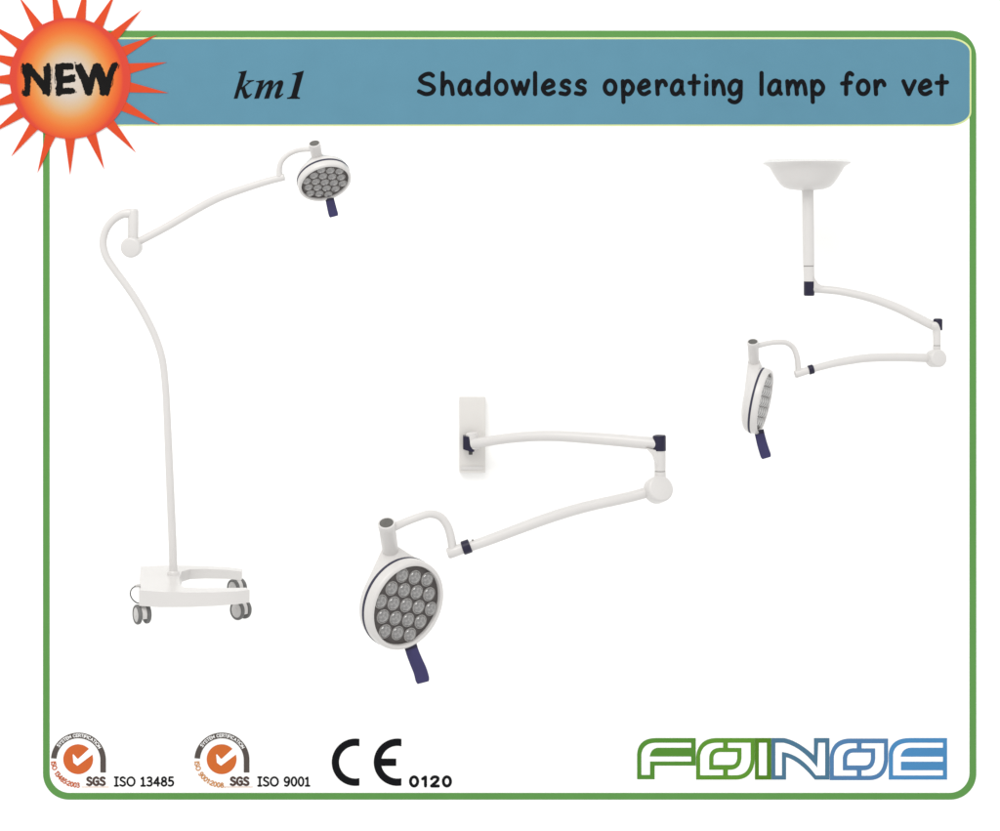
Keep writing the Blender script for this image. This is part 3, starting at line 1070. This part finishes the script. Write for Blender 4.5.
rings = [[at(x, y, CD) + Vector((0, .014, 0)) for x, y in pts], [at(x, y, CD) - Vector((0, .014, 0)) for x, y in pts]]
add_rings(bm, rings)
emit('elbow_stub', bm, M_WHITE, cl, 40)
bm = bmesh.new()
ptube(bm, [(809.1, 281.4, CD, 5.3), (809.1, 294.6, CD, 5.3), (809.1, 295.8, CD, 4.6)], 28, 0)
emit('elbow_cap', bm, M_NAVY, cl, 40)
bm = bmesh.new()
ptube(bm, [(812, 288.8, CD, 3.9), (820, 289.2, CD, 3.9), (841, 291.4, CD + .02, 3.9), (868, 297.3, CD + .04, 4.1), (895, 306.8, CD + .06, 4.4), (916, 317, CD + .08, 4.5), (928, 323.2, CD + .09, 4.5), (935.0, 326.8, CD + .10, 4.3)], 26, 6)
emit('arm', bm, M_WHITE, cl, 50)
CD2 = CD + .11
bm = bmesh.new()
ptube(bm, [(937.9, 318.4, CD2 - .012, 2.6), (937.9, 319, CD2 - .012, 4.2), (937.9, 319.8, CD2 - .012, 4.5), (937.9, 330.2, CD2 - .012, 4.4)], 26, 0)
emit('elbow_cap', bm, M_NAVY, cl, 40)
bm = bmesh.new()
ptube(bm, [(934.6, 323.6, CD2 + .012, 2.6), (934.9, 325.2, CD2 + .008, 3.6), (936.4, 330, CD2, 3.9), (936.9, 337, CD2, 3.8), (936.9, 345.2, CD2, 3.7)], 26, 4)
emit('elbow_stub', bm, M_WHITE, cl, 40)
bm = bmesh.new()
ptube(bm, [(936.9, 345.1, CD2, 3.5), (936.9, 346.0, CD2, 3.5)], 26, 0)
emit('joint_line', bm, M_LINE, cl, 40)
bm = bmesh.new()
ptube(bm, [(936.9, 345.9, CD2, 3.8), (936.9, 352, CD2, 3.9)], 26, 0)
emit('drum_neck', bm, M_WHITE, cl, 40)
drum(cl, (935.8, 358.4), CD2 + .005, 8.9, 6.6, (.55, .05, .83))
bm = bmesh.new()
ptube(bm, [(932, 358.2, CD2, 4.3), (925, 358.0, CD2, 4.3), (903, 357.2, CD2 + .01, 4.3), (880, 357.4, CD2 + .03, 4.2), (864, 358.4, CD2 + .04, 4.1), (850, 360.4, CD2 + .05, 4.0), (834, 363.4, CD2 + .06, 3.8), (819, 367.2, CD2 + .07, 3.6), (811, 369.6, CD2 + .075, 3.6)], 26, 6)
emit('arm', bm, M_WHITE, cl, 50)
bm = bmesh.new()
ptube(bm, [(813.4, 368.8, CD2 + .075, 4.2), (813, 368.9, CD2 + .075, 4.7), (808.8, 370.2, CD2 + .075, 4.7), (808.4, 370.3, CD2 + .075, 4.2)], 26, 0)
emit('arm_collar', bm, M_NAVY, cl, 40)
bm = bmesh.new()
ptube(bm, [(809, 370.1, CD2 + .075, 3.7), (799, 373.2, CD2 + .075, 3.9), (795.6, 374.3, CD2 + .075, 3.9), (794.8, 374.5, CD2 + .075, 3.2)], 26, 0)
emit('arm_end', bm, M_WHITE, cl, 40)
lamp_head(cl, (764.6, 402.0), CD2 + .09, (.960, -.20, .165), 33.4, (12, -3), (752.8, 341.6), (753.8, 360.5), 5.3, 32,
          ([(758.8, 430), (760.6, 438), (763.0, 447), (766.6, 458)], 9.4, 0),
          [(767, 343.4, CD2 + .09, 2.6), (778, 342.0, CD2 + .085, 2.6), (786.5, 342.8, CD2 + .08, 2.65), (793, 347.4, CD2 + .075, 2.7), (796.6, 355.6, CD2 + .075, 2.75), (798, 365, CD2 + .075, 2.85), (798.4, 372.6, CD2 + .075, 3.0)], .78)

# ------------------------------------------------------------------ camera
cd_ = bpy.data.cameras.new('camera')
cam = bpy.data.objects.new('camera', cd_)
COL.objects.link(cam)
cam.location = CAM
cam.rotation_euler = (pi / 2, 0, 0)
cd_.sensor_width = 36
cd_.lens = 36 * D / (1000 * S)
cd_.shift_x = (500 - CX) / 1000
cd_.shift_y = -(415.5 - CY) / 1000
cd_.clip_end = 100
sc.camera = cam

# ------------------------------------------------------------------ light: a white studio with soft boxes
w = bpy.data.worlds.new('World')
sc.world = w
w.use_nodes = True
w.node_tree.nodes['Background'].inputs[0].default_value = (1, .997, .99, 1)
w.node_tree.nodes['Background'].inputs[1].default_value = 1.10


def soft_box(name, loc, target, size, power):
    l = bpy.data.lights.new(name, 'AREA')
    l.shape = 'RECTANGLE'
    l.size, l.size_y = size
    l.energy = power
    l.color = (1, .985, .96)
    o = bpy.data.objects.new(name, l)
    COL.objects.link(o)
    o.location = loc
    o.rotation_euler = (Vector(target) - Vector(loc)).to_track_quat('-Z', 'Y').to_euler()


soft_box('key_soft_box', (-2.2, -6.0, 7.0), (0, 0, .6), (6.0, 4.5), 330)

sc.view_settings.view_transform = 'Standard'
sc.view_settings.look = 'None'
sc.view_settings.exposure = 0
sc.view_settings.gamma = 1
sc.render.engine = 'CYCLES'
sc.cycles.use_denoising = True
sc.cycles.max_bounces = 8
sc.cycles.diffuse_bounces = 5
